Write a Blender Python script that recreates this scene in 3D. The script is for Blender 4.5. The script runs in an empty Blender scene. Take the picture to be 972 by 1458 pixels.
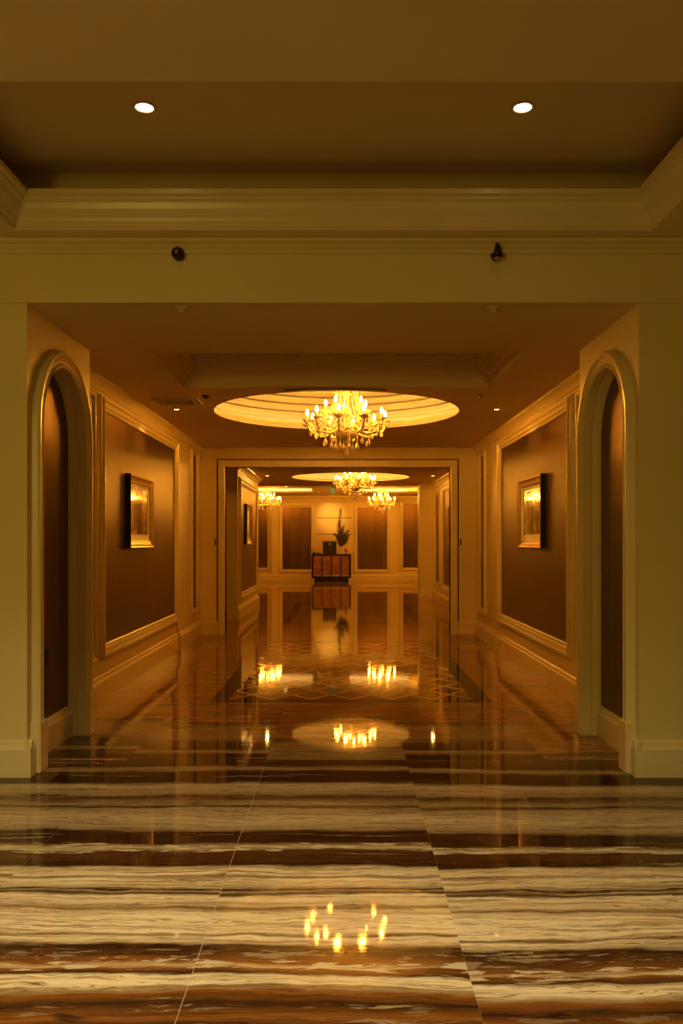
import bpy, bmesh, math, random
from mathutils import Vector, Matrix
random.seed(7)
PI = math.pi
S = bpy.context.scene
COL = S.collection
H = 1.4            # eye height
F = 1185.0         # focal length in pixels of the 972x1458 frame

# ------------------------------------------------------------------ node helpers
class E:
    """tiny expression wrapper over Math nodes"""
    nt = None
    def __init__(s, v): s.v = v
    @staticmethod
    def op(o, *a):
        n = E.nt.nodes.new('ShaderNodeMath'); n.operation = o
        for i, x in enumerate(a):
            x = x.v if isinstance(x, E) else x
            if isinstance(x, (int, float)): n.inputs[i].default_value = x
            else: E.nt.links.new(x, n.inputs[i])
        return E(n.outputs[0])
    def __add__(s, o): return E.op('ADD', s, o)
    __radd__ = __add__
    def __sub__(s, o): return E.op('SUBTRACT', s, o)
    def __rsub__(s, o): return E.op('SUBTRACT', o, s)
    def __mul__(s, o): return E.op('MULTIPLY', s, o)
    __rmul__ = __mul__
    def gt(s, o): return E.op('GREATER_THAN', s, o)
    def lt(s, o): return E.op('LESS_THAN', s, o)
    def fract(s): return E.op('FRACT', s)
    def floor(s): return E.op('FLOOR', s)
    def abs(s): return E.op('ABSOLUTE', s)
def lk(nt, a, b):
    a = a.v if isinstance(a, E) else a
    nt.links.new(a, b)
def combine(nt, x, y, z=0.0):
    n = nt.nodes.new('ShaderNodeCombineXYZ')
    for i, q in enumerate((x, y, z)):
        q = q.v if isinstance(q, E) else q
        if isinstance(q, (int, float)): n.inputs[i].default_value = q
        else: nt.links.new(q, n.inputs[i])
    return n.outputs[0]
def noise(nt, vec, scale=1, detail=3, rough=.55, dist=0):
    n = nt.nodes.new('ShaderNodeTexNoise'); n.inputs['Scale'].default_value = scale
    n.inputs['Detail'].default_value = detail; n.inputs['Roughness'].default_value = rough
    n.inputs['Distortion'].default_value = dist
    nt.links.new(vec, n.inputs['Vector']); return E(n.outputs['Fac'])
def ramp(nt, fac, stops, interp='LINEAR'):
    n = nt.nodes.new('ShaderNodeValToRGB'); cr = n.color_ramp; cr.interpolation = interp
    stops = sorted(stops, key=lambda s: s[0])
    while len(cr.elements) > 1: cr.elements.remove(cr.elements[-1])
    cr.elements[0].position = stops[0][0]; cr.elements[0].color = (*stops[0][1], 1)
    for p, c in stops[1:]:
        e = cr.elements.new(p); e.color = (*c, 1)
    lk(nt, fac, n.inputs[0]); return n.outputs[0]
def mix(nt, fac, a, b, blend='MIX'):
    n = nt.nodes.new('ShaderNodeMix'); n.data_type = 'RGBA'; n.blend_type = blend
    for idx, q in ((0, fac), (6, a), (7, b)):
        q = q.v if isinstance(q, E) else q
        if isinstance(q, (int, float)): n.inputs[idx].default_value = q
        elif isinstance(q, tuple): n.inputs[idx].default_value = (*q, 1)
        else: nt.links.new(q, n.inputs[idx])
    return n.outputs[2]
def base_mat(name, col=(.8, .8, .8), rough=.5, metal=0, **kw):
    m = bpy.data.materials.new(name); m.use_nodes = True; E.nt = m.node_tree
    b = m.node_tree.nodes['Principled BSDF']
    b.inputs['Base Color'].default_value = (*col, 1); b.inputs['Roughness'].default_value = rough
    b.inputs['Metallic'].default_value = metal
    for k, v in kw.items(): b.inputs[k.replace('_', ' ')].default_value = v
    return m, m.node_tree, b
def objcoord(nt):
    t = nt.nodes.new('ShaderNodeTexCoord'); return t.outputs['Object']
def bump(nt, b, h, strength=.2, dist=.01):
    n = nt.nodes.new('ShaderNodeBump'); n.inputs['Strength'].default_value = strength
    n.inputs['Distance'].default_value = dist; lk(nt, h, n.inputs['Height'])
    nt.links.new(n.outputs[0], b.inputs['Normal'])
def mottled(name, col, rough, amt=.08, scale=3, metal=0, bmp=0, **kw):
    m, nt, b = base_mat(name, col, rough, metal, **kw)
    c = objcoord(nt); f = noise(nt, c, scale, 4)
    lo = tuple(x*(1-amt) for x in col); hi = tuple(min(1, x*(1+amt)) for x in col)
    nt.links.new(ramp(nt, f, [(.3, lo), (.7, hi)]), b.inputs['Base Color'])
    if bmp: bump(nt, b, noise(nt, c, scale*20, 3), bmp, .002)
    return m
def emit(name, col, strength):
    m, nt, b = base_mat(name, col, .4)
    b.inputs['Emission Color'].default_value = (*col, 1); b.inputs['Emission Strength'].default_value = strength
    c = objcoord(nt)
    f = noise(nt, c, 8, 2)
    lk(nt, f*(strength*.2) + strength*.9, b.inputs['Emission Strength'])
    return m

WARM = (1.0, .40, .035)
COVEC = (1.0, .58, .16)
FRONT = (1.0, .74, .22)
M = {}
M['paint'] = mottled('cream_wall_paint', (.75, .62, .29), .45, .03, 2)
M['trim'] = mottled('satin_trim_paint', (.77, .64, .32), .3, .03, 3)
M['ceil'] = mottled('ceiling_paint', (.80, .66, .32), .7, .03, 1.5)
M['dome'] = mottled('cove_plaster', (.48, .45, .40), .75, .03, 2)
M['brass'] = mottled('antique_brass', (.5, .3, .09), .25, .1, 10, metal=1)
M['gilt'] = mottled('gilt_frame', (.62, .42, .15), .3, .12, 12, metal=.75)
M['dark'] = mottled('blackened_metal', (.03, .02, .014), .35, .2, 9, metal=.4)
M['slot'] = mottled('dark_slot', (.02, .014, .01), .6, .2, 9)
M['ebony'] = mottled('ebony_lacquer', (.008, .005, .004), .5, .2, 6)
M['porcelain'] = mottled('white_porcelain', (.75, .7, .6), .2, .04, 6)
M['amber'] = mottled('amber_glass', (.8, .32, .06), .1, .1, 12, Transmission_Weight=.6)
M['candle'] = mottled('candle_sleeve', (.85, .75, .55), .4, .04, 20)
M['whiteplastic'] = mottled('ivory_plastic', (.6, .52, .36), .4, .03, 10)
M['mat'] = mottled('ivory_mat_board', (.75, .66, .45), .8, .03, 8)
M['bulb'] = emit('flame_bulb_glow', (1.0, .375, .03), 560)
M['lens'] = emit('downlight_glow', (1.0, .72, .34), 14)
M['lensw'] = emit('warm_downlight_glow', (1.0, .62, .24), 12)
M['strip'] = emit('cove_strip_glow', COVEC, 8)
M['exit'] = emit('exit_sign_green', (.12, .8, .25), .8)
# crystal
m, nt, b = base_mat('cut_crystal', (1, .86, .62), .12, 0, Transmission_Weight=.28, IOR=1.55)
nt.links.new(ramp(nt, noise(nt, objcoord(nt), 60, 2), [(.35, (1, .72, .42)), (.65, (1, .92, .78))]), b.inputs['Base Color'])
M['crystal'] = m
# wallpaper : woven grasscloth with a metallic thread
m, nt, b = base_mat('brown_grasscloth', (.1, .05, .02), .42, .75)
c = objcoord(nt)
mp = nt.nodes.new('ShaderNodeMapping'); nt.links.new(c, mp.inputs[0]); mp.inputs['Scale'].default_value = (160, 160, 14)
f1 = noise(nt, mp.outputs[0], 1, 4, .7)
mp2 = nt.nodes.new('ShaderNodeMapping'); nt.links.new(c, mp2.inputs[0]); mp2.inputs['Scale'].default_value = (7, 7, .6)
f2 = noise(nt, mp2.outputs[0], 1, 3, .6)
ff = f1*.6 + f2*.4
nt.links.new(ramp(nt, ff, [(.3, (.075, .040, .012)), (.5, (.14, .078, .024)), (.72, (.27, .155, .05))]), b.inputs['Base Color'])
lk(nt, f2*.12 + .26, b.inputs['Roughness'])
bump(nt, b, f1, .6, .004)
M['paper'] = m
# sideboard lacquer doors
m, nt, b = base_mat('red_burl_lacquer', (.3, .08, .03), .3)
nt.links.new(ramp(nt, noise(nt, objcoord(nt), 7, 5, .65, 1.0), [(.3, (.09, .03, .015)), (.5, (.22, .08, .035)), (.72, (.36, .16, .07))]), b.inputs['Base Color'])
M['door'] = m
# feathers
m, nt, b = base_mat('dark_feather', (.02, .016, .012), .6)
nt.links.new(ramp(nt, noise(nt, objcoord(nt), 20, 3), [(.35, (.01, .008, .006)), (.7, (.045, .028, .015))]), b.inputs['Base Color'])
M['feather'] = m
# art prints
def art(name, seed, stops, lowband):
    m, nt, b = base_mat(name, (.5, .4, .2), .08, Coat_Weight=.6)
    c = objcoord(nt); sp = nt.nodes.new('ShaderNodeSeparateXYZ'); nt.links.new(c, sp.inputs[0])
    y, z = E(sp.outputs[1]), E(sp.outputs[2])
    v = combine(nt, seed, y*3.0, z*4.0)
    f = noise(nt, v, 1.3, 5, .6, .8)
    tr = noise(nt, combine(nt, seed+3, z*5.0, 0.0), 1, 3)
    trunk = ((y + (tr-.5)*.25).abs()).lt(.055)
    g = f - trunk*.25
    col = ramp(nt, g, stops)
    nt.links.new(col, b.inputs['Base Color']); return m
M['art_a'] = art('tree_print', 2.0, [(.2, (.05, .03, .012)), (.45, (.25, .17, .07)), (.6, (.5, .38, .18)), (.8, (.62, .5, .28))], 0)
M['art_b'] = art('landscape_print', 9.0, [(.2, (.07, .04, .02)), (.42, (.3, .22, .09)), (.62, (.42, .34, .16)), (.8, (.66, .52, .28))], 0)

# ------------------------------------------------------------------ marble floor
m, nt, b = base_mat('banded_onyx_marble', (.5, .4, .3), .05)
E.nt = nt
sp = nt.nodes.new('ShaderNodeSeparateXYZ'); nt.links.new(objcoord(nt), sp.inputs[0])
X, Y = E(sp.outputs[0]), E(sp.outputs[1])
slab = ((X + .488)*(1/.898)).floor()
wn = nt.nodes.new('ShaderNodeTexWhiteNoise'); wn.noise_dimensions = '1D'; lk(nt, slab, wn.inputs['W'])
far = Y.gt(5.35)
off = X.gt(.41)*.04 + far*(E(wn.outputs[0])-.5)*1.3
w1 = noise(nt, combine(nt, X*.55, Y*1.1), 1, 3, .5)
w2 = noise(nt, combine(nt, X*2.6, Y*9.0, slab), 1, 3, .6)
w3 = noise(nt, combine(nt, X*5.0, Y*26.0, slab), 1, 3, .6)
YD = Y + off + (w1-.5)*.20 + (w2-.5)*.09 + (w3-.5)*.02
cream = (.72, .59, .39); cream2 = (.54, .42, .25); tan = (.34, .25, .125); tdk = (.20, .12, .045)
org = (.23, .085, .016); brn = (.085, .034, .011); dk = (.035, .014, .006)
def zz(py): return 1659.0/(py-772)
A = [(1458, brn), (1450, org), (1430, dk), (1416, org), (1409, tan), (1404, cream), (1392, cream), (1388, dk), (1380, org),
     (1377, cream2), (1372, org), (1362, brn), (1349, dk), (1343, cream2), (1336, cream), (1333, tdk), (1328, cream), (1302, cream),
     (1295, cream2), (1292, tdk), (1288, cream2), (1274, cream), (1271, dk), (1267, tan)]
B = [(1265, dk), (1261, cream2), (1249, cream), (1246, tdk), (1243, cream), (1234, cream2), (1231, dk), (1212, brn), (1209, cream2),
     (1205, tan), (1201, dk), (1186, dk), (1181, tan), (1165, cream2), (1151, tan), (1148, dk), (1145, tan), (1134, brn),
     (1131, tan), (1118, cream2), (1114, dk), (1100, dk), (1097, tan), (1094, tan), (1091, dk), (1082, brn), (1072, tan), (1054, tan), (1044, dk)]
def rampY(stops):
    z0, z1 = zz(stops[0][0]), zz(stops[-1][0])
    fac = (YD - z0)*(1/(z1-z0))
    return ramp(nt, fac, [((zz(p)-z0)/(z1-z0), c) for p, c in stops])
ra, rb = rampY(A), rampY(B)
near = mix(nt, YD.gt(zz(1266)), ra, rb)
g = noise(nt, combine(nt, X*.16, YD*7.5, slab*3.0), 1, 9, .68)
ct = (.62, .37, .13); tt = (.38, .19, .055)
gen = ramp(nt, g, [(.28, dk), (.36, brn), (.40, tt), (.43, org), (.46, ct), (.49, tt), (.505, dk), (.52, tt), (.55, ct), (.58, org), (.62, tt), (.68, brn), (.75, ct)])
mar = mix(nt, YD.gt(zz(1046)), near, gen)
fine = noise(nt, combine(nt, X*1.1, YD*60.0), 1, 6, .75)
mar = mix(nt, .85, mar, ramp(nt, fine, [(.32, (.25, .18, .12)), (.45, (.62, .50, .38)), (.5, (1, 1, 1)), (.6, (1, 1, 1)), (.7, (.8, .68, .55))]), 'MULTIPLY')
vein = noise(nt, combine(nt, X*.9, YD*16.0), 1, 6, .75, .4)
mar = mix(nt, ramp(nt, vein, [(.60, (0, 0, 0)), (.64, (.65,)*3), (.68, (0, 0, 0))]), mar, (.55, .42, .22))
vv = noise(nt, combine(nt, X*.5, YD*13.0, slab), 1, 5, .6, .3)
mar = mix(nt, ramp(nt, vv, [(.40, (0, 0, 0)), (.41, (.75,)*3), (.425, (0, 0, 0)), (.49, (0, 0, 0)), (.498, (.8,)*3), (.506, (0, 0, 0)), (.56, (0, 0, 0)), (.57, (.7,)*3), (.585, (0, 0, 0))]), mar, (.12, .05, .014))
blot = noise(nt, combine(nt, X*2.2, YD*12.0), 1, 3, .5)
mar = mix(nt, ramp(nt, blot, [(.27, (.8,)*3), (.32, (0, 0, 0))]), mar, (.02, .012, .006))
# pebbly pale fragments caught in the dark bands
frg = noise(nt, combine(nt, X*6.0, Y*26.0), 1, 5, .6)
fm = ramp(nt, frg, [(.54, (0, 0, 0)), (.58, (.8,)*3)])
def bandm(py, w): return ((YD - zz(py)).abs()).lt(w)
bands = E.op('MAXIMUM', bandm(1375, .035), E.op('MAXIMUM', bandm(1440, .02)*.2, E.op('MAXIMUM', bandm(1207, .05), bandm(1360, .03)*.35)))
mar = mix(nt, bands*E(fm), mar, (.60, .50, .33))
# pale slab joints
jd = ((X + .488)*(1/.898)).fract()
jline = (jd.lt(.0035))*(.12 + (X.lt(-.3)*X.gt(-.6)*Y.lt(5.2))*.5)
mar = mix(nt, jline, mar, (.5, .42, .28))
# inlaid diamond carpets
def inlay(mar, x0, x1, y0, y1, bw=.155):
    inside = X.gt(x0)*X.lt(x1)*Y.gt(y0)*Y.lt(y1)
    inner = X.gt(x0+bw)*X.lt(x1-bw)*Y.gt(y0+bw*.9)*Y.lt(y1-bw)
    u = (X-(x0+bw))*(1/((x1-x0-2*bw)/6)); v = (Y-(y0+bw))*(1/.44)
    a = u+v; c = u-v
    da = ((a.fract()-.5).abs()).gt(.40); dc = ((c.fract()-.5).abs()).gt(.40)
    line = E.op('MAXIMUM', da, dc)
    par = ((a.floor()+c.floor())*.5).fract().gt(.25)
    tile = mix(nt, par, mix(nt, fine, (.05, .02, .008), (.16, .065, .02)), mix(nt, fine, (.10, .05, .018), (.3, .17, .06)))
    latt = mix(nt, line, tile, mix(nt, fine, (.36, .22, .08), (.72, .48, .20)))
    rug = mix(nt, inner, (.022, .011, .006), latt)
    return mix(nt, inside, mar, rug)
mar = inlay(mar, -1.16, 1.32, 7.27, 11.8)
mar = inlay(mar, -1.05, 1.44, 14.3, 19.3)
nt.links.new(mar, b.inputs['Base Color'])
lk(nt, fine*.04 + .02, b.inputs['Roughness'])
b.inputs['IOR'].default_value = 1.5; b.inputs['Specular IOR Level'].default_value = .22
bump(nt, b, noise(nt, combine(nt, X*1.5, Y*14.0), 1.4, 3), .035, .004)
M['marble'] = m
for k in M.values():
    pass

# ------------------------------------------------------------------ mesh helpers
class MB:
    def __init__(s): s.bm = bmesh.new()
    def face(s, pts, smooth=False):
        vs = [s.bm.verts.new(p) for p in pts]
        f = s.bm.faces.new(vs); f.smooth = smooth; return f
    def box(s, x0, x1, y0, y1, z0, z1, bev=0):
        tmp = bmesh.new()
        P = [(x, y, z) for z in (z0, z1) for y in (y0, y1) for x in (x0, x1)]
        v = [tmp.verts.new(p) for p in P]
        for q in ((0, 2, 3, 1), (4, 5, 7, 6), (0, 1, 5, 4), (2, 6, 7, 3), (0, 4, 6, 2), (1, 3, 7, 5)):
            tmp.faces.new([v[i] for i in q])
        if bev: bmesh.ops.bevel(tmp, geom=tmp.edges[:], offset=bev, segments=2, affect='EDGES')
        s.merge(tmp); return s
    def merge(s, o, mat=None):
        me = bpy.data.meshes.new('t'); o.to_mesh(me); o.free()
        if mat is not None: me.transform(mat)
        s.bm.from_mesh(me); bpy.data.meshes.remove(me)
    def lathe(s, prof, c=(0, 0, 0), n=24, axis='Z'):
        rings = []
        for r, z in prof:
            if r < 1e-6:
                p = (0, 0, z); rings.append([p])
            else: rings.append([(r*math.cos(2*PI*i/n), r*math.sin(2*PI*i/n), z) for i in range(n)])
        def T(p):
            x, y, z = p
            if axis == 'Y': x, y, z = x, z, y
            if axis == 'X': x, y, z = z, x, y
            return (x+c[0], y+c[1], z+c[2])
        V = [[s.bm.verts.new(T(p)) for p in r] for r in rings]
        for a, b_ in zip(V, V[1:]):
            for i in range(n):
                j = (i+1) % n
                if len(a) == 1 and len(b_) == 1: continue
                if len(a) == 1: q = [a[0], b_[j], b_[i]]
                elif len(b_) == 1: q = [a[i], a[j], b_[0]]
                else: q = [a[i], a[j], b_[j], b_[i]]
                f = s.bm.faces.new(q); f.smooth = True
        return s
    def tube(s, pts, r, n=8, closed=False):
        pts = [Vector(p) for p in pts]; N = len(pts); V = []
        for i, p in enumerate(pts):
            a = pts[(i-1) % N] if (closed or i > 0) else p
            b_ = pts[(i+1) % N] if (closed or i < N-1) else p
            d = (b_-a).normalized()
            u = d.cross(Vector((0, 0, 1)));
            if u.length < 1e-3: u = d.cross(Vector((0, 1, 0)))
            u.normalize(); w = d.cross(u)
            rr = r[i] if isinstance(r, (list, tuple)) else r
            V.append([s.bm.verts.new(p+u*rr*math.cos(2*PI*k/n)+w*rr*math.sin(2*PI*k/n)) for k in range(n)])
        rng = range(N) if closed else range(N-1)
        for i in rng:
            a, b_ = V[i], V[(i+1) % N]
            for k in range(n):
                f = s.bm.faces.new([a[k], a[(k+1) % n], b_[(k+1) % n], b_[k]]); f.smooth = True
        if not closed:
            s.bm.faces.new(V[0][::-1]); s.bm.faces.new(V[-1])
        return s
    def sweep(s, path, prof, T, closed=True):
        """path: list of (u,v,nu,nv) with mitred outward normal; prof: (offset,height); T maps (u,v,h) to world"""
        V = [[s.bm.verts.new(T(u+nu*o, v+nv*o, h)) for o, h in prof] for u, v, nu, nv in path]
        N = len(V); k = len(prof)
        for i in (range(N) if closed else range(N-1)):
            a, b_ = V[i], V[(i+1) % N]
            for j in range(k-1): s.bm.faces.new([a[j], a[j+1], b_[j+1], b_[j]])
        if not closed:
            s.bm.faces.new(V[0]); s.bm.faces.new(V[-1][::-1])
        return s
    def rect(s, u0, u1, v0, v1, prof, T):
        return s.sweep([(u0, v0, -1, -1), (u1, v0, 1, -1), (u1, v1, 1, 1), (u0, v1, -1, 1)], prof, T)
    def holes(s, outer, holes, T):
        """flat sheet with holes"""
        tmp = bmesh.new()
        for loop in [outer]+holes:
            v = [tmp.verts.new((p[0], p[1], 0)) for p in loop]
            for i in range(len(v)): tmp.edges.new((v[i], v[(i+1) % len(v)]))
        bmesh.ops.triangle_fill(tmp, use_beauty=True, use_dissolve=False, edges=tmp.edges[:])
        for vv in tmp.verts: vv.co = Vector(T(vv.co.x, vv.co.y, 0))
        s.merge(tmp); return s
    def build(s, name, mat, parent=None, origin=None):
        bmesh.ops.recalc_face_normals(s.bm, faces=s.bm.faces[:])
        me = bpy.data.meshes.new(name); s.bm.to_mesh(me); s.bm.free()
        me.materials.append(M[mat])
        o = bpy.data.objects.new(name, me); COL.objects.link(o)
        if origin is not None:
            me.transform(Matrix.Translation(-Vector(origin))); o.location = origin
        if parent: o.parent = parent
        return o
def struct(o): o['kind'] = 'structure'; return o
def tag(o, label, cat, group=None):
    o['label'] = label; o['category'] = cat
    if group: o['group'] = group
    return o
def thing(name, loc, label, cat, group=None, rz=0):
    o = bpy.data.objects.new(name, None); COL.objects.link(o); o.location = loc; o.rotation_euler.z = rz
    o.empty_display_size = .1
    return tag(o, label, cat, group)
def copy_tree(o, parent=None):
    c = o.copy(); COL.objects.link(c); c.parent = parent
    for ch in list(o.children): copy_tree(ch, c)
    return c

# ------------------------------------------------------------------ SETTING
XL, XR = -2.155, 2.045      # corridor walls
JL, JR = -1.885, 1.775      # jambs of the first opening
Y0, Y1 = 4.98, 6.22         # opening front / back
CZ = 2.83                   # corridor ceiling
YF = 12.66                  # second frame wall
struct(MB().box(-7.2, 7.2, -3.2, 30.9, -.12, 0).build('floor', 'marble'))

def TL(x): return lambda u, v, h: (x+h, u, v)
def TR(x): return lambda u, v, h: (x-h, u, v)
def TF(y): return lambda u, v, h: (u, y-h, v)
CAS = [(0, 0), (0, .018), (.012, .026), (.022, .018), (.03, .018), (.04, .032), (.075, .036), (.085, .05), (.105, .05), (.115, .03), (.13, .026), (.135, 0)]
CASN = [(o*.55, h*.8) for o, h in CAS]
BASE = [(.0, .0), (.035, .0), (.035, .165), (.028, .18), (.022, .185), (.018, .205), (.008, .215), (0, .218)]
def basewall(mb, T, u0, u1):   # profile extruded along u ; T(u,v,h)
    V = [[mb.bm.verts.new(T(u, z, h)) for h, z in BASE] for u in (u0, u1)]
    k = len(BASE)
    for j in range(k): mb.bm.faces.new([V[0][j], V[0][(j+1) % k], V[1][(j+1) % k], V[1][j]])
    mb.bm.faces.new(V[0]); mb.bm.faces.new(V[1][::-1])
CROWN = [(0, -.13), (.012, -.13), (.015, -.115), (.03, -.10), (.035, -.085), (.05, -.06), (.075, -.035), (.09, -.028), (.095, -.012), (.1, 0), (0, 0)]
def crownwall(mb, T, u0, u1, z, s=1.0):
    V = [[mb.bm.verts.new(T(u, z+v*s, h*s)) for h, v in CROWN] for u in (u0, u1)]
    k = len(CROWN)
    for j in range(k): mb.bm.faces.new([V[0][j], V[0][(j+1) % k], V[1][(j+1) % k], V[1][j]])
    mb.bm.faces.new(V[0]); mb.bm.faces.new(V[1][::-1])
def panel(wall, T, u0, u1, v0, v1, prof=CAS):
    o = MB(); a = [T(u0, v0, .004), T(u1, v0, .004), T(u1, v1, .004), T(u0, v1, .004)]; bq = [T(u0, v0, 0), T(u1, v0, 0), T(u1, v1, 0), T(u0, v1, 0)]
    o.face(a)
    for i in range(4): j = (i+1) % 4; o.face([a[i], a[j], bq[j], bq[i]])
    bmesh.ops.remove_doubles(o.bm, verts=o.bm.verts[:], dist=1e-5)
    o.build('wallpaper_panel', 'paper', wall)
    MB().rect(u0, u1, v0, v1, prof, T).build('panel_moulding', 'trim', wall)

# --- piers of the first opening, with an arched niche in each jamb
NC, NR, NS = 5.595, .435, 2.13      # niche centre (Y), radius, spring height
ND = .10
def archpts(r, n=24, z0=0.0):
    p = [(NC-r, z0)]
    for i in range(n+1):
        t = PI - PI*i/n
        p.append((NC+r*math.cos(t), NS+r*math.sin(t)))
    p.append((NC+r, z0)); return p
def pier(side):
    sx = JL if side == 'left' else JR
    T = TL(sx) if side == 'left' else TR(sx)
    ex = -7.0 if side == 'left' else 7.0
    mb = MB()
    A_ = archpts(NR)
    # jamb face: outline polygon going round the arch (notch open at the floor)
    out = [(Y0, 0)] + A_ + [(Y1, 0), (Y1, CZ), (Y0, CZ)]
    mb.holes(out, [], lambda u, v, h: T(u, v, 0))
    # reveal of the niche
    for a, c in zip(A_, A_[1:]):
        mb.face([T(a[0], a[1], 0), T(c[0], c[1], 0), T(c[0], c[1], -ND), T(a[0], a[1], -ND)], True)
    mb.face([(sx, Y0, 0), (ex, Y0, 0), (ex, Y0, CZ), (sx, Y0, CZ)])
    mb.face([(sx, Y1, 0), (ex, Y1, 0), (ex, Y1, CZ), (sx, Y1, CZ)])
    bmesh.ops.remove_doubles(mb.bm, verts=mb.bm.verts[:], dist=1e-4)
    w = struct(mb.build('wall_opening_'+side, 'paint'))
    # niche back in wallpaper
    nb = MB(); nb.holes([(p[0], p[1]) for p in archpts(NR+.02)], [], lambda u, v, h: T(u, v, -ND)); nb.build('niche_wallpaper', 'paper', w)
    # inner baseboard
    mb = MB(); T2 = (TL(sx-ND) if side == 'left' else TR(sx+ND)); basewall(mb, T2, NC-NR+.001, NC+NR-.001)
    struct(mb.build('baseboard_niche_'+side, 'trim'))
    # arched casing
    P = [(-.004, -.03), (-.004, .03), (.015, .042), (.028, .03), (.04, .03), (.06, .04), (.075, .052), (.098, .052), (.108, .036), (.115, 0)]
    path = [(NC-NR, 0.0, -1, 0), ]
    for i in range(33):
        t = PI - PI*i/32; path.append((NC+NR*math.cos(t), NS+NR*math.sin(t), math.cos(t), math.sin(t)))
    path.append((NC+NR, 0.0, 1, 0))
    mb = MB(); mb.sweep(path, P, T, closed=False)
    for f in mb.bm.faces: f.smooth = False
    w2 = struct(mb.build('trim_arch_'+side, 'trim'))
    mb = MB()
    for u0, u1 in ((NC-NR-.13, NC-NR+.007), (NC+NR-.007, NC+NR+.125)):
        a = T(u0, 0, -.03); c = T(u1, .31, .062)
        mb.box(min(a[0], c[0]), max(a[0], c[0]), u0, u1, 0, .31, .006)
    mb.build('plinth_block', 'trim', w2)
    # front baseboard with its return
    mb = MB()
    basewall(mb, TF(Y0), *((-7, sx+.0345) if side == 'left' else (sx-.0345, 7)))
    basewall(mb, T, Y0-.0345, NC-NR-.129)
    struct(mb.build('baseboard_opening_'+side, 'trim'))
pier('left'); pier('right')
# header above the opening
mb = MB(); mb.box(-7, 7, Y0-.014, Y0+.1, CZ, 3.7)
hd = struct(mb.build('wall_header', 'paint'))
MB().box(-6.9, 6.9, Y0-.03, Y0-.014, 3.12, 3.14, .004).box(-6.9, 6.9, Y0-.036, Y0-.014, 3.185, 3.214, .006).build('picture_rail', 'trim', hd)

# --- foyer ceiling with rectangular tray
FZ = 3.215
hx0, hx1, hy0, hy1 = -1.907, 1.80, 3.28, 4.84
mb = MB(); mb.holes([(-7, -3), (7, -3), (7, Y0), (-7, Y0)], [[(hx0, hy0), (hx1, hy0), (hx1, hy1), (hx0, hy1)]], lambda u, v, h: (u, v, FZ))
tz = 3.60; g = .28
mb.face([(hx0-g, hy0-g, tz), (hx1+g, hy0-g, tz), (hx1+g, Y0, tz), (hx0-g, Y0, tz)])
mb.face([(hx0-g, hy0-g, FZ+.002), (hx1+g, hy0-g, FZ+.002), (hx1+g, hy0-g, tz), (hx0-g, hy0-g, tz)])
mb.face([(hx0-g, hy0-g, FZ+.002), (hx0-g, Y0, FZ+.002), (hx0-g, Y0, tz), (hx0-g, hy0-g, tz)])
mb.face([(hx1+g, hy0-g, FZ+.002), (hx1+g, Y0, FZ+.002), (hx1+g, Y0, tz), (hx1+g, hy0-g, tz)])
fc = struct(mb.build('ceiling', 'ceil'))
# crown lip around the tray (profile: offset is negative = into the opening)
CP = [(0.0, 0.0), (-.006, .012), (0.0, .02), (-.008, .03), (-.018, .045), (-.03, .08), (-.05, .115), (-.078, .138), (-.092, .146), (-.092, .158), (-.104, .160), (-.118, .165), (-.118, .192), (-.09, .194), (-.06, .10), (.03, .005)]
mb = MB(); mb.rect(hx0, hx1, hy0, hy1, CP, lambda u, v, h: (u, v, FZ+h))
mb.build('tray_crown_moulding', 'trim', fc)

# --- rest of the foyer shell (behind and beside the camera)
struct(MB().box(-7.2, 7.2, -3.2, -3, 0, 3.7).build('wall_back', 'paint'))
struct(MB().box(-7.2, -7, -3, 30.6, 0, 3.8).build('wall_outer_left', 'paint'))
struct(MB().box(7, 7.2, -3, 30.6, 0, 3.8).build('wall_outer_right', 'paint'))

# --- corridor walls
def corridor_wall(side):
    T = TL(XL) if side == 'left' else TR(XR)
    mb = MB()
    mb.box(*((XL-.2, XL) if side == 'left' else (XR, XR+.2)), Y1, YF, 0, CZ)
    w = struct(mb.build('wall_'+side, 'paint'))
    # flat pilasters
    pl = MB()
    for u0, u1 in ((10.82, 11.68),):
        a = T(u0, .2, 0); c = T(u1, CZ, .02)
        pl.box(min(a[0], c[0]), max(a[0], c[0]), u0, u1, .2, CZ, .004)
    pl.build('pilaster', 'paint', w)
    panel(w, T, 7.5, 10.66, .486, 2.58)
    panel(w, T, 6.40, 7.17, .43, 2.65, CASN)
    panel(w, T, 11.86, 12.24, .45, 2.65, CASN)
    mb = MB(); crownwall(mb, T, Y1, YF, CZ, .9); mb.build('crown_moulding', 'trim', w)
    mb = MB(); basewall(mb, T, Y1, YF)
    T3 = lambda u, v, h: T(u, v*1.08, h+.03)
    basewall(mb, T3, 10.80, 11.70); basewall(mb, T3, Y1+.2, 7.32)
    struct(mb.build('baseboard_'+side, 'trim'))
    return w
corridor_wall('left'); corridor_wall('right')

# --- corridor ceiling with ornamental tray and round cove
C1 = (-.062, 9.22); R1 = 1.352
C2 = (.185, 18.4); R2 = 1.30
def circ(c, r, n=96): return [(c[0]+r*math.cos(2*PI*i/n), c[1]+r*math.sin(2*PI*i/n)) for i in range(n)]
tx0, tx1, ty0, ty1 = -1.465, 1.35, 6.29, 7.73
def bulge(x): return ty1 - .11*max(0, 1-((x+.05)/1.0)**2)
far_edge = [(tx1-(tx1-tx0)*i/24, bulge(tx1-(tx1-tx0)*i/24)) for i in range(25)]
tray = [(tx0, ty0), (tx1, ty0)] + far_edge
mb = MB(); mb.holes([(XL-.1, Y0+.1), (XR+.1, Y0+.1), (XR+.1, YF), (XL-.1, YF)], [tray, circ(C1, R1)], lambda u, v, h: (u, v, CZ))
cc = struct(mb.build('ceiling_corridor', 'ceil'))
mb = MB()
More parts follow.
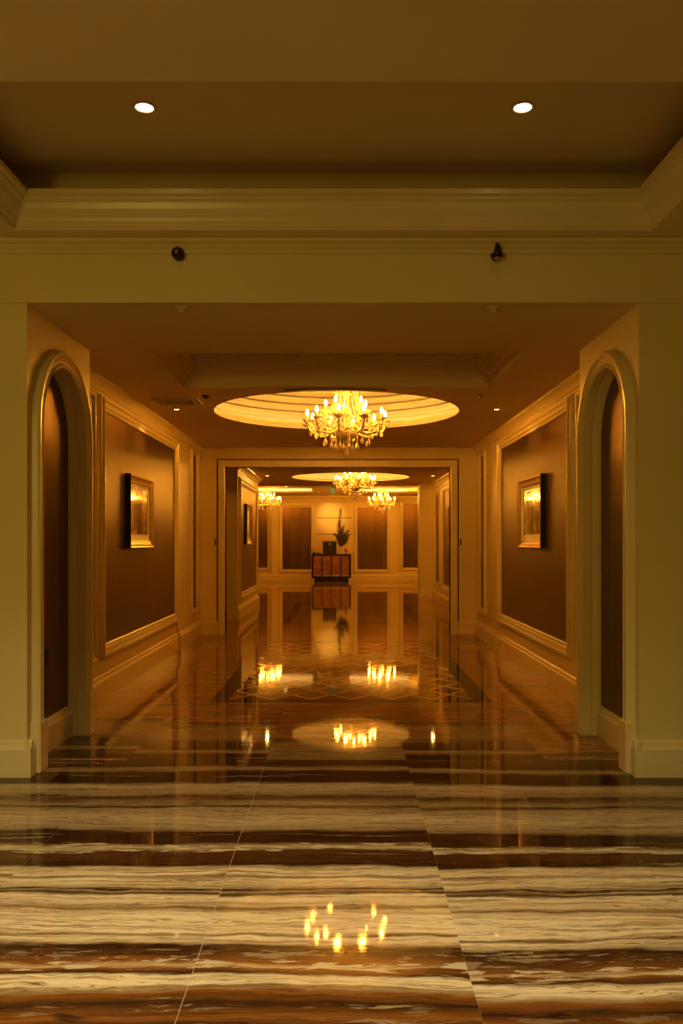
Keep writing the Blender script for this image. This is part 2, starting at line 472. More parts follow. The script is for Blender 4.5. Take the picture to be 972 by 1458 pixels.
# stepped sides of the tray
n = len(tray)
cen = Vector(((tx0+tx1)/2, (ty0+ty1)/2))
steps = [(0, 0), (0, .05), (.03, .05), (.03, .075), (.045, .085), (.045, .11), (.075, .12), (.075, .145), (.09, .155), (.09, .2), (.12, .21), (.12, .34)]
rows = []
for d, h in steps:
    row = []
    for (x, y) in tray:
        nx = x + (d if x < tx0+.01 else (-d if x > tx1-.01 else 0)); ny = y + (0 if y < ty0+.01 else -d*.6)
        row.append(mb.bm.verts.new((nx, ny, CZ+h)))
    rows.append(row)
for a, c in zip(rows, rows[1:]):
    for i in range(n):
        j = (i+1) % n; mb.bm.faces.new([a[i], a[j], c[j], c[i]])
mb.bm.faces.new(rows[-1])
mb.build('tray_recess', 'ceil', cc)
# lattice relief along the top of the far side
mb = MB()
for k in range(10):
    xa = -1.2+k*.25; s = 1 if k % 2 else -1
    mb.tube([(xa, 7.545-.03*0+ (bulge(xa)-ty1), 3.09+s*.03), (xa+.25, 7.545+(bulge(xa+.25)-ty1), 3.09-s*.03)], .010, 6)
    mb.tube([(xa, 7.545+(bulge(xa)-ty1), 3.09-s*.03), (xa+.25, 7.545+(bulge(xa+.25)-ty1), 3.09+s*.03)], .010, 6)
mb.build('lattice_relief', 'trim', cc)
def dome(c, r, z, parent):
    prof = [(r, 0), (r-.012, .004), (r-.012, .02), (r, .03), (r, .075), (r+.03, .075), (r+.03, .03), (r+.2, .03), (r+.2, .15), (r+.16, .155), (r+.15, .18), (r+.15, .225), (r+.20, .228), (r+.20, .244), (r+.13, .248), (r+.10, .27), (r+.09, .31), (r+.15, .314), (r+.15, .33), (r+.06, .334),
            (r+.03, .36), (r+.02, .395), (r+.08, .398), (r+.08, .412), (r-.03, .416), (r-.10, .44), (r-.13, .47), (r-.06, .474), (r-.06, .488), (r-.2, .492), (r-.4, .51), (r-.42, .53), (r-.8, .56), (.12, .6), (0, .6)]
    mb = MB(); mb.lathe(prof, (c[0], c[1], z), 96)
    for f in mb.bm.faces: f.smooth = False
    d = mb.build('cove_dome', 'dome', parent)
    mb = MB(); mb.tube([(c[0]+(r+.10)*math.cos(2*PI*i/72), c[1]+(r+.10)*math.sin(2*PI*i/72), z+.05) for i in range(72)], .012, 6, True)
    mb.build('light_strip', 'strip', d)
dome(C1, R1, CZ, cc)
# curved air slot just before the cove
mb = MB()
for rr0, rr1, h in ((1.455, 1.515, .004),):
    N = 24; pv = []
    for i in range(N+1):
        t = -PI/2 + (i/N-.5)*.66
        for rr in (rr0, rr1): pv.append((C1[0]+rr*math.cos(t), C1[1]+rr*math.sin(t)))
    for i in range(N):
        a, b_, c, d = pv[2*i], pv[2*i+1], pv[2*i+3], pv[2*i+2]
        for zt in (CZ-.004,):
            mb.face([(a[0], a[1], zt), (b_[0], b_[1], zt), (c[0], c[1], zt), (d[0], d[1], zt)])
            mb.face([(b_[0], b_[1], zt), (b_[0], b_[1], CZ-.0005), (c[0], c[1], CZ-.0005), (c[0], c[1], zt)])
            mb.face([(a[0], a[1], zt), (a[0], a[1], CZ-.0005), (d[0], d[1], CZ-.0005), (d[0], d[1], zt)])
slot = tag(mb.build('air_slot', 'slot', origin=(C1[0], 7.73, CZ)), 'long dark curved air slot in the ceiling just before the nearer round cove', 'vent')

# --- frame wall
mb = MB()
fl, fr, ft = -1.78, 1.645, 2.54
mb.box(-7, fl, YF, YF+.14, 0, 3.0); mb.box(fr, 7, YF, YF+.14, 0, 3.0); mb.box(fl, fr, YF, YF+.14, ft, 3.0)
fw = struct(mb.build('wall_inner_opening', 'paint'))
mb = MB()
pr = [(0, -.14), (0, .02), (.02, .026), (.10, .03), (.115, .02), (.12, 0)]
mb.sweep([(fl, 0, -1, 0), (fl, ft, -1, 1), (fr, ft, 1, 1), (fr, 0, 1, 0)], [(o*.9, h) for o, h in pr], TF(YF), closed=False)
struct(mb.build('trim_inner_opening', 'trim'))
mb = MB(); mb.sweep([(fl-.112, .2, -1, 0), (fl-.112, ft+.112, -1, 1), (fr+.112, ft+.112, 1, 1), (fr+.112, .2, 1, 0)], [(0, 0), (0, .006), (.014, .006), (.014, 0)], TF(YF), closed=False)
mb.build('shadow_gap', 'slot', fw)
mb = MB(); basewall(mb, TF(YF), XL, fl-.13); basewall(mb, TF(YF), fr+.13, XR)
struct(mb.build('baseboard_inner_opening', 'trim'))
mb = MB(); crownwall(mb, TF(YF), XL, XR, CZ, .8); mb.build('crown_moulding', 'trim', fw)

# --- second corridor
X2L, X2R = -1.9, 2.27
Y2 = 21.2; LZ = 3.09
mb = MB(); mb.holes([(-7, YF+.14), (7, YF+.14), (7, Y2), (-7, Y2)], [circ(C2, R2)], lambda u, v, h: (u, v, CZ))
mb.face([(-7, Y2, CZ), (7, Y2, CZ), (7, Y2, LZ), (-7, Y2, LZ)])
c2 = struct(mb.build('ceiling_inner_corridor', 'ceil'))
dome(C2, R2, CZ, c2)
mb = MB(); mb.box(-2.6, X2L, 15.1, 18.8, 0, CZ)
w = struct(mb.build('wall_inner_left', 'paint'))
panel(w, TL(X2L), 15.38, 18.3, .46, 2.47)
mb = MB(); crownwall(mb, TL(X2L), 15.1, 18.8, CZ); crownwall(mb, TF(15.1), -2.6, X2L, CZ); mb.build('crown_moulding', 'trim', w)
mb = MB(); basewall(mb, TL(X2L), 15.1, 18.8); basewall(mb, TF(15.1), -2.6, X2L+.03); struct(mb.build('baseboard_inner_left', 'trim'))
mb = MB(); mb.box(X2R, 2.6, YF+.14, 20.7, 0, CZ); mb.box(1.92, 2.6, 20.7, Y2, 0, CZ)
w = struct(mb.build('wall_inner_right', 'paint'))
panel(w, TR(X2R), 15.38, 18.6, .46, 2.53)
panel(w, TR(X2R), 19.25, 20.15, .46, 2.53, CASN)
mb = MB(); crownwall(mb, TR(X2R), YF+.14, 20.7, CZ); crownwall(mb, TF(20.7), 1.92, X2R, CZ); mb.build('crown_moulding', 'trim', w)
mb = MB(); basewall(mb, TR(X2R), YF+.14, 20.7); basewall(mb, TF(20.7), 1.92, X2R); struct(mb.build('baseboard_inner_right', 'trim'))

# --- lobby at the end
YE = 30.4
trays = [(-3.9, -.98, 26.0, 28.0), (.25, 2.2, 26.0, 28.0), (2.6, 4.6, 26.0, 28.0)]
mb = MB(); mb.holes([(-7, Y2), (7, Y2), (7, YE+.2), (-7, YE+.2)], [[(a, c), (b_, c), (b_, d), (a, d)] for a, b_, c, d in trays], lambda u, v, h: (u, v, LZ))
lc = struct(mb.build('ceiling_lobby', 'ceil'))
for a, b_, c, d in trays:
    mb = MB(); mb.rect(a, b_, c, d, [(0, 0), (0, .06), (.1, .06), (.1, .2), (0, .26), (0, .34)], lambda u, v, h: (u, v, LZ+h))
    mb.face([(a, c, LZ+.34), (b_, c, LZ+.34), (b_, d, LZ+.34), (a, d, LZ+.34)])
    t = mb.build('lobby_tray', 'dome', lc)
    MB().tube([(a-.05, c-.05, LZ+.075), (b_+.05, c-.05, LZ+.075), (b_+.05, d+.05, LZ+.075), (a-.05, d+.05, LZ+.075)], .012, 6, True).build('light_strip', 'strip', t)
mb = MB(); mb.box(-7, 7, YE+.2, YE+.4, 0, 3.4); mb.box(-2.56, 2.0, YE, YE+.2, 0, 3.3)
we = struct(mb.build('wall_far', 'paint'))
panel(we, TF(YE), -2.18, -1.13, .41, 2.67)
panel(we, TF(YE), .56, 1.64, .41, 2.67)
panel(we, TF(YE+.2), -3.9, -2.75, .47, 2.84)
panel(we, TF(YE+.2), 2.24, 3.4, .47, 2.84)
mb = MB(); crownwall(mb, TF(YE), -2.56, 2.0, LZ, 2.0); crownwall(mb, TF(YE+.2), -7, -2.56, LZ, 2.0); crownwall(mb, TF(YE+.2), 2.0, 7, LZ, 2.0); mb.build('crown_moulding', 'trim', we)
mb = MB()
for z in (2.27, 1.68): mb.box(-.93, .36, YE-.006, YE+.001, z, z+.02)
mb.build('panel_groove', 'slot', we)
mb = MB(); basewall(mb, TF(YE), -2.6, 2.04); basewall(mb, TF(YE+.2), -7, -2.6); basewall(mb, TF(YE+.2), 2.04, 7); struct(mb.build('baseboard_far', 'trim'))

# ------------------------------------------------------------------ CHANDELIERS
def curve(pts, n=8):
    out = []
    P = [Vector(p) for p in pts]; P = [P[0]*2-P[1]]+P+[P[-1]*2-P[-2]]
    for i in range(1, len(P)-2):
        for k in range(n):
            t = k/n; a, b_, c, d = P[i-1:i+3]
            out.append(.5*((2*b_)+(-a+c)*t+(2*a-5*b_+4*c-d)*t*t+(-a+3*b_-3*c+d)*t**3))
    out.append(P[-2]); return out
def beads(mb, pts, r, gap):
    P = [Vector(p) for p in pts]; acc = 0
    for a, c in zip(P, P[1:]):
        L = (c-a).length; t = acc
        while t < L:
            tmp = bmesh.new(); bmesh.ops.create_icosphere(tmp, subdivisions=1, radius=r)
            mb.merge(tmp, Matrix.Translation(a+(c-a)*(t/L))); t += gap
        acc = t-L
def drop_mb(mb, p, s=1.0, chain=.0):
    x, y, z = p
    prof = [(0, 0), (.004, -.004), (.005, -.012), (.012, -.028), (.019, -.048), (.021, -.060), (.017, -.074), (.008, -.084), (0, -.088)]
    if chain: beads(mb, [(x, y, z), (x, y, z-chain)], .0065, .014)
    mb.lathe([(r*s, h*s) for r, h in prof], (x, y, z-chain), 8)
    for f in mb.bm.faces: f.smooth = False
def make_chandelier(label):
    # origin: ceiling rose at top of the dome (z = 0); lower bulbs at about z = -.60
    root = thing('chandelier', (0, 0, 0), label, 'chandelier', None)
    mb = MB(); mb.lathe([(0, 0), (.065, 0), (.07, -.012), (.05, -.03), (.02, -.045), (.012, -.06), (0, -.06)], n=20); mb.build('ceiling_rose', 'brass', root)
    mb = MB()
    for k in range(7): # chain links
        z = -.055-k*.026
        pts = [((.010*math.cos(a) if k % 2 else 0), (0 if k % 2 else .010*math.cos(a)), z-.014+.017*math.sin(a)) for a in [2*PI*i/12 for i in range(12)]]
        mb.tube(pts, .003, 6, True)
    mb.build('chain', 'brass', root)
    # baluster column
    mb = MB(); mb.lathe([(0, -.22), (.012, -.225), (.03, -.25), (.018, -.28), (.014, -.32), (.04, -.36), (.055, -.39), (.03, -.43), (.018, -.46), (.022, -.52), (.05, -.56), (.06, -.60), (.03, -.64), (.02, -.68),
                         (.035, -.72), (.05, -.76), (.03, -.80), (0, -.81)], n=16)
    for f in mb.bm.faces: f.smooth = False
    mb.build('column', 'crystal', root)
    # top crown dish, lower bowl
    mb = MB(); mb.lathe([(.02, -.30), (.09, -.285), (.115, -.27), (.118, -.275), (.09, -.295), (.02, -.312)], n=20); mb.build('crown_dish', 'crystal', root)
    mb = MB(); mb.lathe([(.0, -.90), (.05, -.893), (.10, -.87), (.13, -.835), (.14, -.80), (.135, -.80), (.12, -.835), (.09, -.865), (.04, -.885), (0, -.89)], n=24); mb.build('bowl', 'crystal', root)
    mb = MB(); mb.lathe([(.03, -.775), (.145, -.775), (.15, -.787), (.145, -.80), (.03, -.80)], n=24); mb.build('arm_plate', 'brass', root)
    mb = MB(); mb.lathe([(0, -.895), (.02, -.90), (.03, -.925), (.02, -.95), (.012, -.96), (0, -.965)], n=12); drop_mb(mb, (0, 0, -.96), 1.6); mb.build('finial', 'crystal', root)
    tiers = [(10, .435, -.70, .12, .0, -.785), (5, .235, -.575, .05, .3, -.62)]
    for ti, (cnt, R, zc, r0, ph, zs) in enumerate(tiers):
        arm0 = None
        for k in range(cnt):
            a = 2*PI*k/cnt+ph
            if arm0 is None:
                if ti == 0: pts = [(r0, 0, zs), (.20, 0, zs-.035), (.30, 0, zs-.055), (.385, 0, zs-.03), (.428, 0, zs+.03), (R, 0, zc)]
                else: pts = [(r0, 0, zs), (.11, 0, zs-.045), (.18, 0, zs-.045), (.225, 0, zs), (R, 0, zc)]
                mb = MB(); P = curve(pts, 6)
                mb.tube(P, [.013-.004*i/len(P) for i in range(len(P))], 8)
                for i in range(2, len(P)-2, 2): mb.lathe([(0, -.016), (.017, -.008), (.017, .008), (0, .016)], tuple(P[i]), 6)
                arm = mb.build('arm', 'crystal', root); arm0 = arm
                mb = MB(); mb.lathe([(.004, -.006), (.03, 0), (.048, .016), (.056, .020), (.05, .010), (.03, -.008), (.004, -.014)], (R, 0, zc), 14)
                for f in mb.bm.faces: f.smooth = False
                mb.build('drip_cup', 'crystal', arm)
                mb = MB(); mb.lathe([(0, 0), (.013, 0), (.013, .065), (.009, .068), (0, .068)], (R, 0, zc), 10); mb.build('candle_sleeve', 'candle', arm)
                mb = MB(); mb.lathe([(0, .066), (.009, .068), (.016, .082), (.0175, .095), (.013, .112), (.006, .128), (0, .136)], (R, 0, zc), 10); mb.build('bulb', 'bulb', arm)
                for q in range(4):
                    t = q*PI/2+.4; mb = MB(); drop_mb(mb, (R+.05*math.cos(t), .05*math.sin(t), zc+.012), .62, .014); mb.build('crystal_drop', 'crystal', arm)
                mb = MB(); drop_mb(mb, (R-.04, 0, zc-.05), 1.0, .03); mb.build('crystal_drop', 'crystal', arm)
                # bead swag up to the crown dish
                mb = MB()
                if ti == 0: sw = curve([(R-.02, 0, zc+.01), (.33, 0, zc-.005), (.22, 0, zc+.06), (.15, 0, zc+.19), (.115, 0, -.285)], 6)
                else: sw = curve([(R-.02, 0, zc+.01), (.17, 0, zc+.03), (.13, 0, zc+.13), (.1, 0, -.285)], 6)
                beads(mb, sw, .0078, .0165); mb.build('bead_swag', 'crystal', arm)
                arm.rotation_euler.z = a
            else:
                arm = copy_tree(arm0, root); arm.rotation_euler.z = a
    # hoop of hanging strands under the bowl
    d0 = None
    for r, cnt, z, s, ch, ph in ((.25, 10, -.82, .95, .06, .31), (.13, 8, -.84, .95, .085, .1)):
        mb = MB(); drop_mb(mb, (r, 0, z), s, ch); d0 = mb.build('hanging_drop', 'crystal', root); d0.rotation_euler.z = ph
        for k in range(1, cnt):
            c = d0.copy(); COL.objects.link(c); c.parent = root; c.rotation_euler.z = ph+2*PI*k/cnt
    # swags linking neighbouring cups
    mb = MB()
    def ringpt(k): a = 2*PI*k/10; return Vector((.42*math.cos(a), .42*math.sin(a), -.70))
    p, q = ringpt(0), ringpt(1); mid = (p+q)/2; mid.z -= .075
    beads(mb, curve([p, (p+mid)/2+Vector((0, 0, -.02)), mid, (q+mid)/2+Vector((0, 0, -.02)), q], 5), .0075, .0165)
    s0 = mb.build('cup_swag', 'crystal', root)
    for k in range(1, 10):
        c = s0.copy(); COL.objects.link(c); c.parent = root; c.rotation_euler.z = 2*PI*k/10
    return root
ch = make_chandelier('large crystal chandelier with lit candle bulbs under the nearest round cove')
ch['group'] = 'crystal chandeliers'
spots = [((.047, 9.22, CZ+.60), None, .12),
         ((.287, 18.4, CZ+.60), 'crystal chandelier under the second, farther round cove, beyond the inner doorway', .5),
         ((1.29, 27.1, LZ+.34), 'small distant crystal chandelier just right of and behind the second one', .2),
         ((-2.44, 27.0, LZ+.34), 'distant crystal chandelier partly cut off by the left wall of the inner corridor', .8),
         ((2.86, 26.6, LZ+.34), 'distant chandelier almost hidden behind the right wall end, one bulb showing', .35)]
for i, (loc, lab, rz) in enumerate(spots):
    o = ch if i == 0 else copy_tree(ch)
    if lab: o['label'] = lab
    o.location = loc; o.rotation_euler.z = rz
    if i >= 2: o.location.z = LZ+.34+.0; 

# ------------------------------------------------------------------ DOWNLIGHTS
def light(kind, name, loc, energy, color, parent=None, target=None, **kw):
    l = bpy.data.lights.new(name, kind); l.energy = energy; l.color = color
    for k, v in kw.items(): setattr(l, k, v)
    o = bpy.data.objects.new(name, l); COL.objects.link(o); o.location = loc
    if target is not None:
        o.rotation_euler = (Vector(target)-Vector(loc)).to_track_quat('-Z', 'Y').to_euler()
    return o
def downlight(x, y, z, label, r=.055, mat='lensw', energy=0, color=WARM, target=None, angle=80, blend=.9, group=None, rad=.03):
    t = thing('downlight', (x, y, z), label, 'downlight', group)
    mb = MB(); mb.lathe([(r*.78, .0), (r*.8, -.004), (r, -.006), (r*1.15, -.004), (r*1.18, .0)], n=28); mb.build('trim_ring', 'whiteplastic', t)
    mb = MB(); mb.lathe([(r*.8, -.002), (r*.5, -.006), (0, -.008)], n=28); mb.build('lens', mat, t)
    if energy:
        light('SPOT', 'downlight_lamp', (x, y, z-.03), energy, color, target=target or (x, y, 0), spot_size=math.radians(angle), spot_blend=blend, shadow_soft_size=rad)
    return t
downlight(-1.0, 4.21, 3.6, 'bright round downlight in the foyer tray ceiling, left of the two', .055, 'lens', 30, FRONT, angle=75, group='foyer downlights')
downlight(.913, 4.21, 3.6, 'bright round downlight in the foyer tray ceiling, right of the two', .055, 'lens', 25, FRONT, angle=75, group='foyer downlights')
for x, y, e in ((-2.0, 1.6, 175), (-.3, 2.0, 190), (1.3, 1.8, 70), (-1.2, .2, 90), (1.4, 0, 60)):
    light('SPOT', 'foyer_lamp', (x, y, FZ-.04), e, (1, .82, .46), target=(x, y+.25, 0), spot_size=math.radians(115), spot_blend=.9, shadow_soft_size=.05)
for x, y, e in ((-2.4, -1.2, 100), (1.2, -1.8, 5)):
    light('POINT', 'foyer_fill_light', (x, y, 2.3), e, (1, .745, .15), shadow_soft_size=.3)  # unseen soft fill added behind the camera to even out the foyer; no pendant
# picture lights
PW = (1.0, .50, .09)
downlight(-1.78, 8.95, CZ, 'small lit ceiling spot above the large left wall picture', .034, 'lensw', 40, PW, target=(-2.15, 8.8, 1.85), angle=95, group='picture spots')
downlight(1.66, 8.95, CZ, 'small lit ceiling spot above the large right wall picture', .034, 'lensw', 40, PW, target=(2.04, 8.85, 1.85), angle=95, group='picture spots')
downlight(-1.61, 17.9, CZ, 'small lit ceiling spot left of the farther round cove', .05, 'lensw', 13, PW, target=(-1.9, 16.7, 1.8), angle=90, group='inner corridor spots')
downlight(1.95, 17.9, CZ, 'small lit ceiling spot right of the farther round cove', .05, 'lensw', 13, PW, target=(2.27, 16.9, 1.8), angle=90, group='inner corridor spots')
downlight(-1.71, 25.3, LZ, 'lit downlight on the lobby ceiling right beside the left distant chandelier', .065, 'lensw', 40, WARM, angle=110)
downlight(-.80, 28.35, LZ, 'tiny ceiling spot shining on the cream wall above the sideboard', .03, 'lensw', 190, PW, target=(-.40, YE, 2.3), angle=36, blend=1)
downlight(2.48, 26.0, LZ, 'tiny lit ceiling spot beside the nearly hidden chandelier', .04, 'lensw', 20, WARM)
# unlit fittings on the near ceiling
def sensor(x, y, z, label, r, mat, name='smoke_detector', cat='detector', group=None):
    t = thing(name, (x, y, z), label, cat, group)
    MB().lathe([(0, 0), (r, 0), (r, -.008), (r*.85, -.014), (r*.6, -.016), (0, -.016)], n=24).build('base', mat, t)
    MB().lathe([(0, -.015), (r*.5, -.016), (r*.45, -.026), (r*.2, -.032), (0, -.033)], n=20).build('cap', mat, t)
    return t
sensor(-.975, 5.07, CZ, 'flat ivory disc on the soffit just inside the opening, left of the two', .045, 'whiteplastic', group='soffit discs')
sensor(.92, 5.07, CZ, 'flat ivory disc on the soffit just inside the opening, right of the two', .045, 'whiteplastic', group='soffit discs')
sensor(-1.33, 8.12, CZ, 'dark round ceiling fitting left of the nearer cove', .042, 'dark', 'ceiling_fitting', 'fitting')
sensor(1.34, 8.06, CZ, 'small dull round ceiling fitting right of the nearer cove', .03, 'brass', 'ceiling_fitting', 'fitting')
# ceiling diffuser
t = thing('air_diffuser', (-1.66, 8.42, CZ), 'square ceiling air diffuser beside the left lit spot of the corridor', 'vent')
mb = MB()
for k, (a, z) in enumerate(((.20, -.006), (.155, -.014), (.115, -.014), (.075, -.014))):
    mb.rect(-a, a, -a*.85, a*.85, [(0, 0), (0, z), (.018, z-.006), (.03, -.002), (.03, 0)], lambda u, v, h: (u, v, h))
mb.build('louvre_frame', 'whiteplastic', t)
MB().box(-.07, .07, -.06, .06, -.012, -.002, .002).build('centre_plate', 'mat', t)
MB().box(-.21, .21, -.18, .18, -.0025, -.001).build('dark_backing', 'slot', t)

# dark fittings on the header
def knob(x, tilt, label):
    t = thing('wall_fitting', (x, Y0-.014, 3.11), label, 'fitting', 'dark fittings on the header')
    MB().lathe([(0, 0), (.034, 0), (.034, -.006), (.028, -.012), (.012, -.014), (0, -.014)], n=24, axis='Y').build('rosette', 'dark', t)
    if tilt:
        mb = MB(); mb.lathe([(0, -.01), (.012, -.012), (.012, -.045), (0, -.045)], n=14, axis='Y'); mb.build('stem', 'dark', t)
        mb = MB(); mb.tube([(0, -.045, .055), (0, -.05, .03), (0, -.055, -.0), (0, -.06, -.03)], [.012, .018, .026, .031], 16); mb.build('lamp_head', 'dark', t)
        MB().lathe([(0, -.008), (.02, -.006), (.028, 0), (.02, .004), (0, .004)], (0, -.061, -.036), 16).build('lens', 'brass', t)
    else:
        MB().lathe([(0, -.012), (.024, -.014), (.036, -.028), (.038, -.045), (.03, -.062), (.016, -.072), (0, -.075)], n=20, axis='Y').build('lamp_head', 'dark', t)
        MB().lathe([(0, -.074), (.012, -.074), (.012, -.08), (0, -.082)], n=14, axis='Y').build('lens', 'brass', t)
knob((252.5-487)*4.92/F, 0, 'dark round ball-shaped fitting on the header above the opening')
knob((708-487)*4.92/F, 1, 'dark pear-shaped fitting tilted downward on the header above the opening')

# ------------------------------------------------------------------ PICTURES
def picture(side, wallx, y0, y1, z0, z1, artmat, label, matb=.02):
    T = (lambda u, v, h: (h, u, v)) if side == 'left' else (lambda u, v, h: (-h, u, v))
    yc = (y0+y1)/2; zc = (z0+z1)/2
    t = thing('framed_picture', (wallx, yc, z0), label, 'picture', 'framed pictures')
    w2 = (y1-y0)/2; hh = z1-z0; fw_ = .075
    mb = MB(); mb.rect(-w2+fw_, w2-fw_, fw_, hh-fw_, [(0, .02), (.004, .034), (.014, .036), (.02, .03), (.045, .036), (.06, .052), (.075, .055), (.075, .003), (0, .003)], T)
    mb.build('frame', 'gilt', t)
    def card(name, e, zlo, h, mat):
        mb = MB(); a = T(-w2+e, zlo, .006); c = T(w2-e, hh-e, h)
        mb.box(min(a[0], c[0]), max(a[0], c[0]), -w2+e, w2-e, min(a[2], c[2]), max(a[2], c[2]))
        return mb.build(name, mat, t)
    card('mat_board', fw_-.004, fw_-.004, .014, 'mat')
    e = fw_+.045
    o = card('print', e, e+matb, .018, artmat)
    # dark outer sides
    mb = MB(); mb.rect(-w2, w2, 0, hh, [(0, .0), (0.0, .05), (.006, .05), (.006, .0)], T); mb.build('outer_edge', 'dark', t)
    return t
picture('left', XL+.004, 8.27, 9.27, 1.345, 2.08, 'art_a', 'gilt-framed tree print on the near left brown wall panel')
picture('right', XR-.004, 8.36, 9.40, 1.345, 2.085, 'art_b', 'gilt-framed landscape print on the near right brown wall panel')
picture('left', X2L+.004, 16.15, 17.15, 1.36, 2.14, 'art_b', 'gilt-framed picture on the left wall of the inner corridor, beyond the doorway')
picture('right', X2R-.004, 16.4, 17.45, 1.36, 2.14, 'art_a', 'gilt-framed picture mostly hidden at the right wall of the inner corridor')

# ------------------------------------------------------------------ SMALL WALL ITEMS
t = thing('socket_plate', (JL-ND, 5.56, .62), 'dark square socket plate low inside the left arched niche', 'socket')
MB().box(0, .008, -.045, .045, -.06, .06, .003).build('plate', 'dark', t)
MB().box(.008, .011, -.022, .022, -.03, .03, .001).build('insert', 'ebony', t)
for x, lab in ((-1.925, 'slim dark latch plate on the wall left of the inner doorway'), (1.80, 'slim dark latch plate on the wall right of the inner doorway')):
    t = thing('latch_plate', (x, YF, 1.40), lab, 'latch', 'latch plates')
    MB().box(-.012, .012, -.02, 0, -.045, .045, .003).build('plate', 'dark', t)
    MB().box(-.005, .005, -.03, -.02, -.02, .02, .002).build('catch', 'brass', t)
# exit sign
t = thing('exit_sign', (-.30, 25.2, 3.06), 'small green glowing exit sign hanging edge-on from the lobby ceiling', 'sign')
MB().box(-.015, .015, -.16, .16, -.20, -.02, .004).build('housing', 'whiteplastic', t)
mb = MB(); mb.box(-.027, -.0155, -.15, .15, -.185, -.035); mb.box(.0155, .027, -.15, .15, -.185, -.035); mb.build('lit_panel', 'exit', t)
mb = MB(); mb.tube([(0, -.1, -.02), (0, -.1, .03)], .004, 6); mb.tube([(0, .1, -.02), (0, .1, .03)], .004, 6); mb.build('hanger', 'dark', t)

# ------------------------------------------------------------------ SIDEBOARD
SX, SY = (471.6-487)*29.6/F, 29.62
t = thing('sideboard', (SX, SY, 0), 'dark lacquer sideboard with four red-brown doors against the far wall', 'sideboard')
w = .695
mb = MB(); mb.box(-w, w, -.20, .25, .93, .98, .006); mb.box(-w, -w+.045, -.22, .25, .15, .93, .004); mb.box(w-.045, w, -.22, .25, .15, .93, .004)
mb.box(-w, w, -.22, .25, .13, .185, .004); mb.box(-w+.04, w-.04, .22, .25, .18, .93); mb.box(-w+.04, w-.04, -.15, .22, .17, .20)
for k in range(1, 4):
    x = -w+.045+(2*w-.09)*k/4; mb.box(x-.018, x+.018, -.215, .2, .18, .93, .002)
mb.build('carcass', 'ebony', t)
MB().box(-w+.09, w-.09, -.14, .2, 0, .14, .004).build('plinth', 'ebony', t)
for k in range(4):
    xa = -w+.045+(2*w-.09)*k/4+.022; xb = -w+.045+(2*w-.09)*(k+1)/4-.022
    d = MB().box(xa, xb, -.205, -.185, .235, .915, .004).build('door', 'door', t)
    MB().lathe([(0, -.206), (.008, -.206), (.010, -.222), (0, -.228)], (xb-.03 if k % 2 == 0 else xa+.03, 0, .58), 10, 'Y').build('knob', 'brass', d)
    MB().box(xa, xb, -.212, -.19, .20, .228, .002).build('brass_strip', 'gilt', t)
for sx in (-1, 1):
    for sy in (-.17, .2):
        MB().tube([(sx*(w-.12), sy, .14), (sx*(w-.17), sy, 0)], [.028, .018], 8).build('leg', 'ebony', t)
# items on the sideboard
TZ = .98
t = thing('chest', (SX-.06, SY+.11, TZ), 'black boxy casket with arched lid on the sideboard, left of the feathers', 'box')
mb = MB(); mb.box(-.24, .24, -.12, .12, 0, .36, .015); mb.build('body', 'ebony', t)
mb = MB(); N = 12
V = []
for xx in (-.25, .25): V.append([mb.bm.verts.new((xx, .13*math.cos(PI*i/N), .36+.10*math.sin(PI*i/N))) for i in range(N+1)])
for i in range(N): mb.bm.faces.new([V[0][i], V[0][i+1], V[1][i+1], V[1][i]])
mb.bm.faces.new(V[0]); mb.bm.faces.new(V[1][::-1]); mb.bm.faces.new([V[0][0], V[1][0], V[1][N], V[0][N]])
mb.build('lid', 'ebony', t)
MB().box(-.02, .02, -.135, -.118, .30, .40, .003).build('clasp', 'brass', t)
VX = (484.5-487)*29.5/F
t = thing('vase', (VX, SY-.12, TZ), 'small white flared vase holding the dark feathers on the sideboard', 'vase')
MB().lathe([(0, 0), (.05, 0), (.045, .02), (.032, .05), (.032, .15), (.05, .20), (.088, .24), (.09, .25), (.08, .25), (.03, .19), (.02, .08), (0, .06)], n=24).build('body', 'porcelain', t)
MB().lathe([(.084, .238), (.096, .245), (.096, .252), (.084, .256)], n=24).build('rim', 'porcelain', t)
# feathers / palm leaves : each its own part
pr_ = thing('feather_arrangement', (VX, SY-.12, TZ+.2), 'tall dark feather arrangement rising from the white vase on the sideboard', 'feathers')
pr_.scale.z = .935
def plume(pts, wd, ang=0):
    P = curve(pts, 5); mb = MB(); mb.tube(P, [.006-.004*i/len(P) for i in range(len(P))], 5)
    L = len(P)
    for i in range(max(2, int(L*.22)), L):
        for sub in range(2):
            t_ = (i-1+sub*.5)/(L-1)
            ww = wd*math.sin(PI*min(1, t_*.92+.08))**.7*(1 if t_ < .93 else .5)
            p = Vector(P[i-1])+(Vector(P[i])-Vector(P[i-1]))*(sub*.5); d = (Vector(P[i])-Vector(P[i-1])).normalized()
            side = d.cross(Vector((0, 1, 0))).normalized()
            for s in (-1, 1):
                jit = random.uniform(.75, 1.15)
                tip = p+side*s*ww*jit*1.45+d*ww*.9+Vector((0, random.uniform(-.05, .05)*wd*4, 0))
                q = p+d*.028
                a = Vector((0, .004, 0))
                v = [mb.bm.verts.new(x) for x in (p-a, q-a, tip, p+a, q+a)]
                mb.bm.faces.new((v[0], v[1], v[2])); mb.bm.faces.new((v[4], v[3], v[2])); mb.bm.faces.new((v[0], v[2], v[3])); mb.bm.faces.new((v[1], v[4], v[2]))
    return mb.build('plume', 'feather', pr_)
plume([(0, 0, 0), (-.03, .02, .35), (-.05, .02, .8), (-.01, .02, 1.25), (.01, .02, 1.56)], .085)
plume([(0, 0, 0), (-.04, .0, .35), (-.04, -.02, .7), (-.03, -.02, 1.15)], .08)
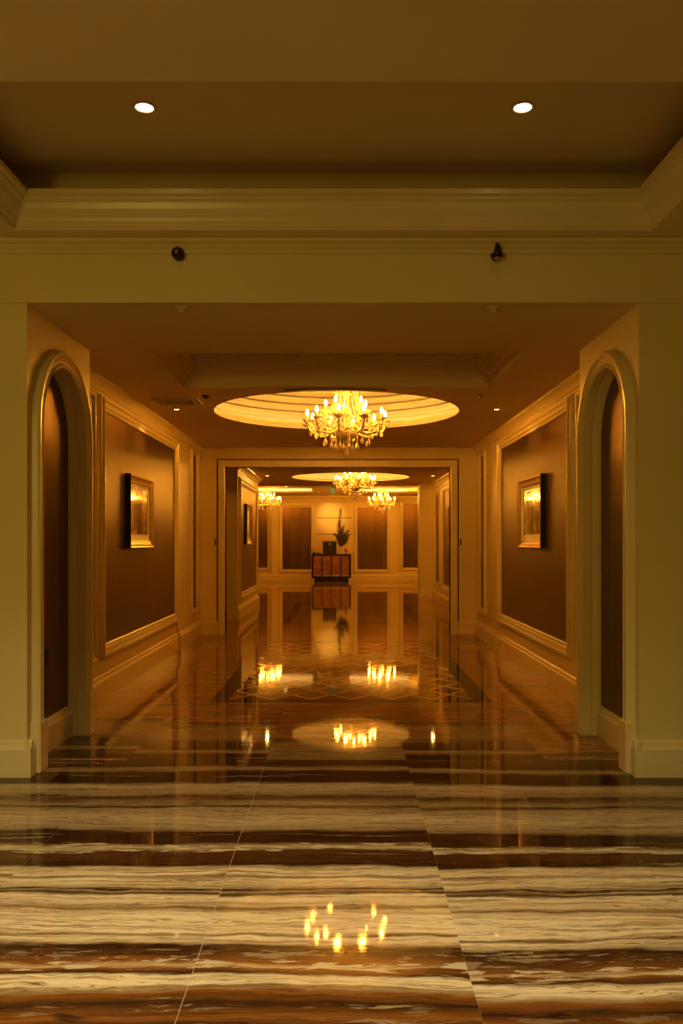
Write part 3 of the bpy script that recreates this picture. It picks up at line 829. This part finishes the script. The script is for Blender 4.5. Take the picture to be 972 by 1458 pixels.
plume([(0, 0, 0), (.02, .0, .3), (.07, -.01, .6), (.14, 0, .98)], .085)
plume([(0, 0, 0), (.05, .0, .3), (.15, 0, .5), (.33, 0, .72)], .10)
plume([(0, 0, 0), (.06, .02, .22), (.18, 0, .36), (.33, 0, .56)], .10)
plume([(0, 0, 0), (-.05, .0, .3), (-.14, 0, .48), (-.26, 0, .57)], .055)
plume([(0, 0, 0), (.0, .0, .3), (.04, 0, .55), (.06, 0, .85)], .10)
plume([(0, 0, 0), (.07, .0, .16), (.15, 0, .26), (.22, 0, .42)], .09)
plume([(0, 0, 0), (-.02, .0, .2), (-.08, 0, .38), (-.12, 0, .5)], .07)
t = thing('tray', (SX-.52, SY, TZ), 'low black tray of small dark pieces at the left end of the sideboard', 'tray')
MB().box(-.15, .15, -.09, .09, 0, .02, .004).build('base', 'ebony', t)
MB().lathe([(0, .02), (.03, .02), (.036, .05), (.02, .07), (0, .07)], (-.10, 0, 0), 14).build('bowl', 'ebony', t)
MB().lathe([(0, .02), (.05, .02), (.055, .035), (0, .04)], (.03, 0, 0), 14).build('dish', 'ebony', t)
t = thing('ornament', (SX+.52, SY, TZ), 'small amber glass ornament at the right end of the sideboard', 'ornament')
MB().lathe([(0, 0), (.05, 0), (.04, .015), (.012, .03), (.012, .06), (.05, .09), (.065, .13), (.045, .17), (0, .18)], n=14).build('stem_and_bowl', 'amber', t)
mb = MB()
for k in range(6):
    a = k*PI/3; mb.tube([(.02*math.cos(a), .02*math.sin(a), .15), (.05*math.cos(a), .05*math.sin(a), .24)], [.012, .004], 6)
mb.build('petals', 'amber', t)

# ------------------------------------------------------------------ CAMERA, WORLD
cam = bpy.data.cameras.new('camera'); co = bpy.data.objects.new('camera', cam); COL.objects.link(co)
co.location = (0, 0, H); co.rotation_euler = (PI/2, 0, 0)
cam.sensor_fit = 'VERTICAL'; cam.sensor_height = 36; cam.sensor_width = 24
cam.lens = F/1458*36; cam.shift_y = 43/1458; cam.shift_x = -1/1458
cam.clip_start = .05; cam.clip_end = 100
S.camera = co
wd = bpy.data.worlds.new('world'); S.world = wd; wd.use_nodes = True
wd.node_tree.nodes['Background'].inputs[0].default_value = (0, 0, 0, 1)
vs = S.view_settings
vs.view_transform = 'Standard'; vs.look = 'None'; vs.gamma = 1; vs.use_curve_mapping = False; vs.exposure = 0
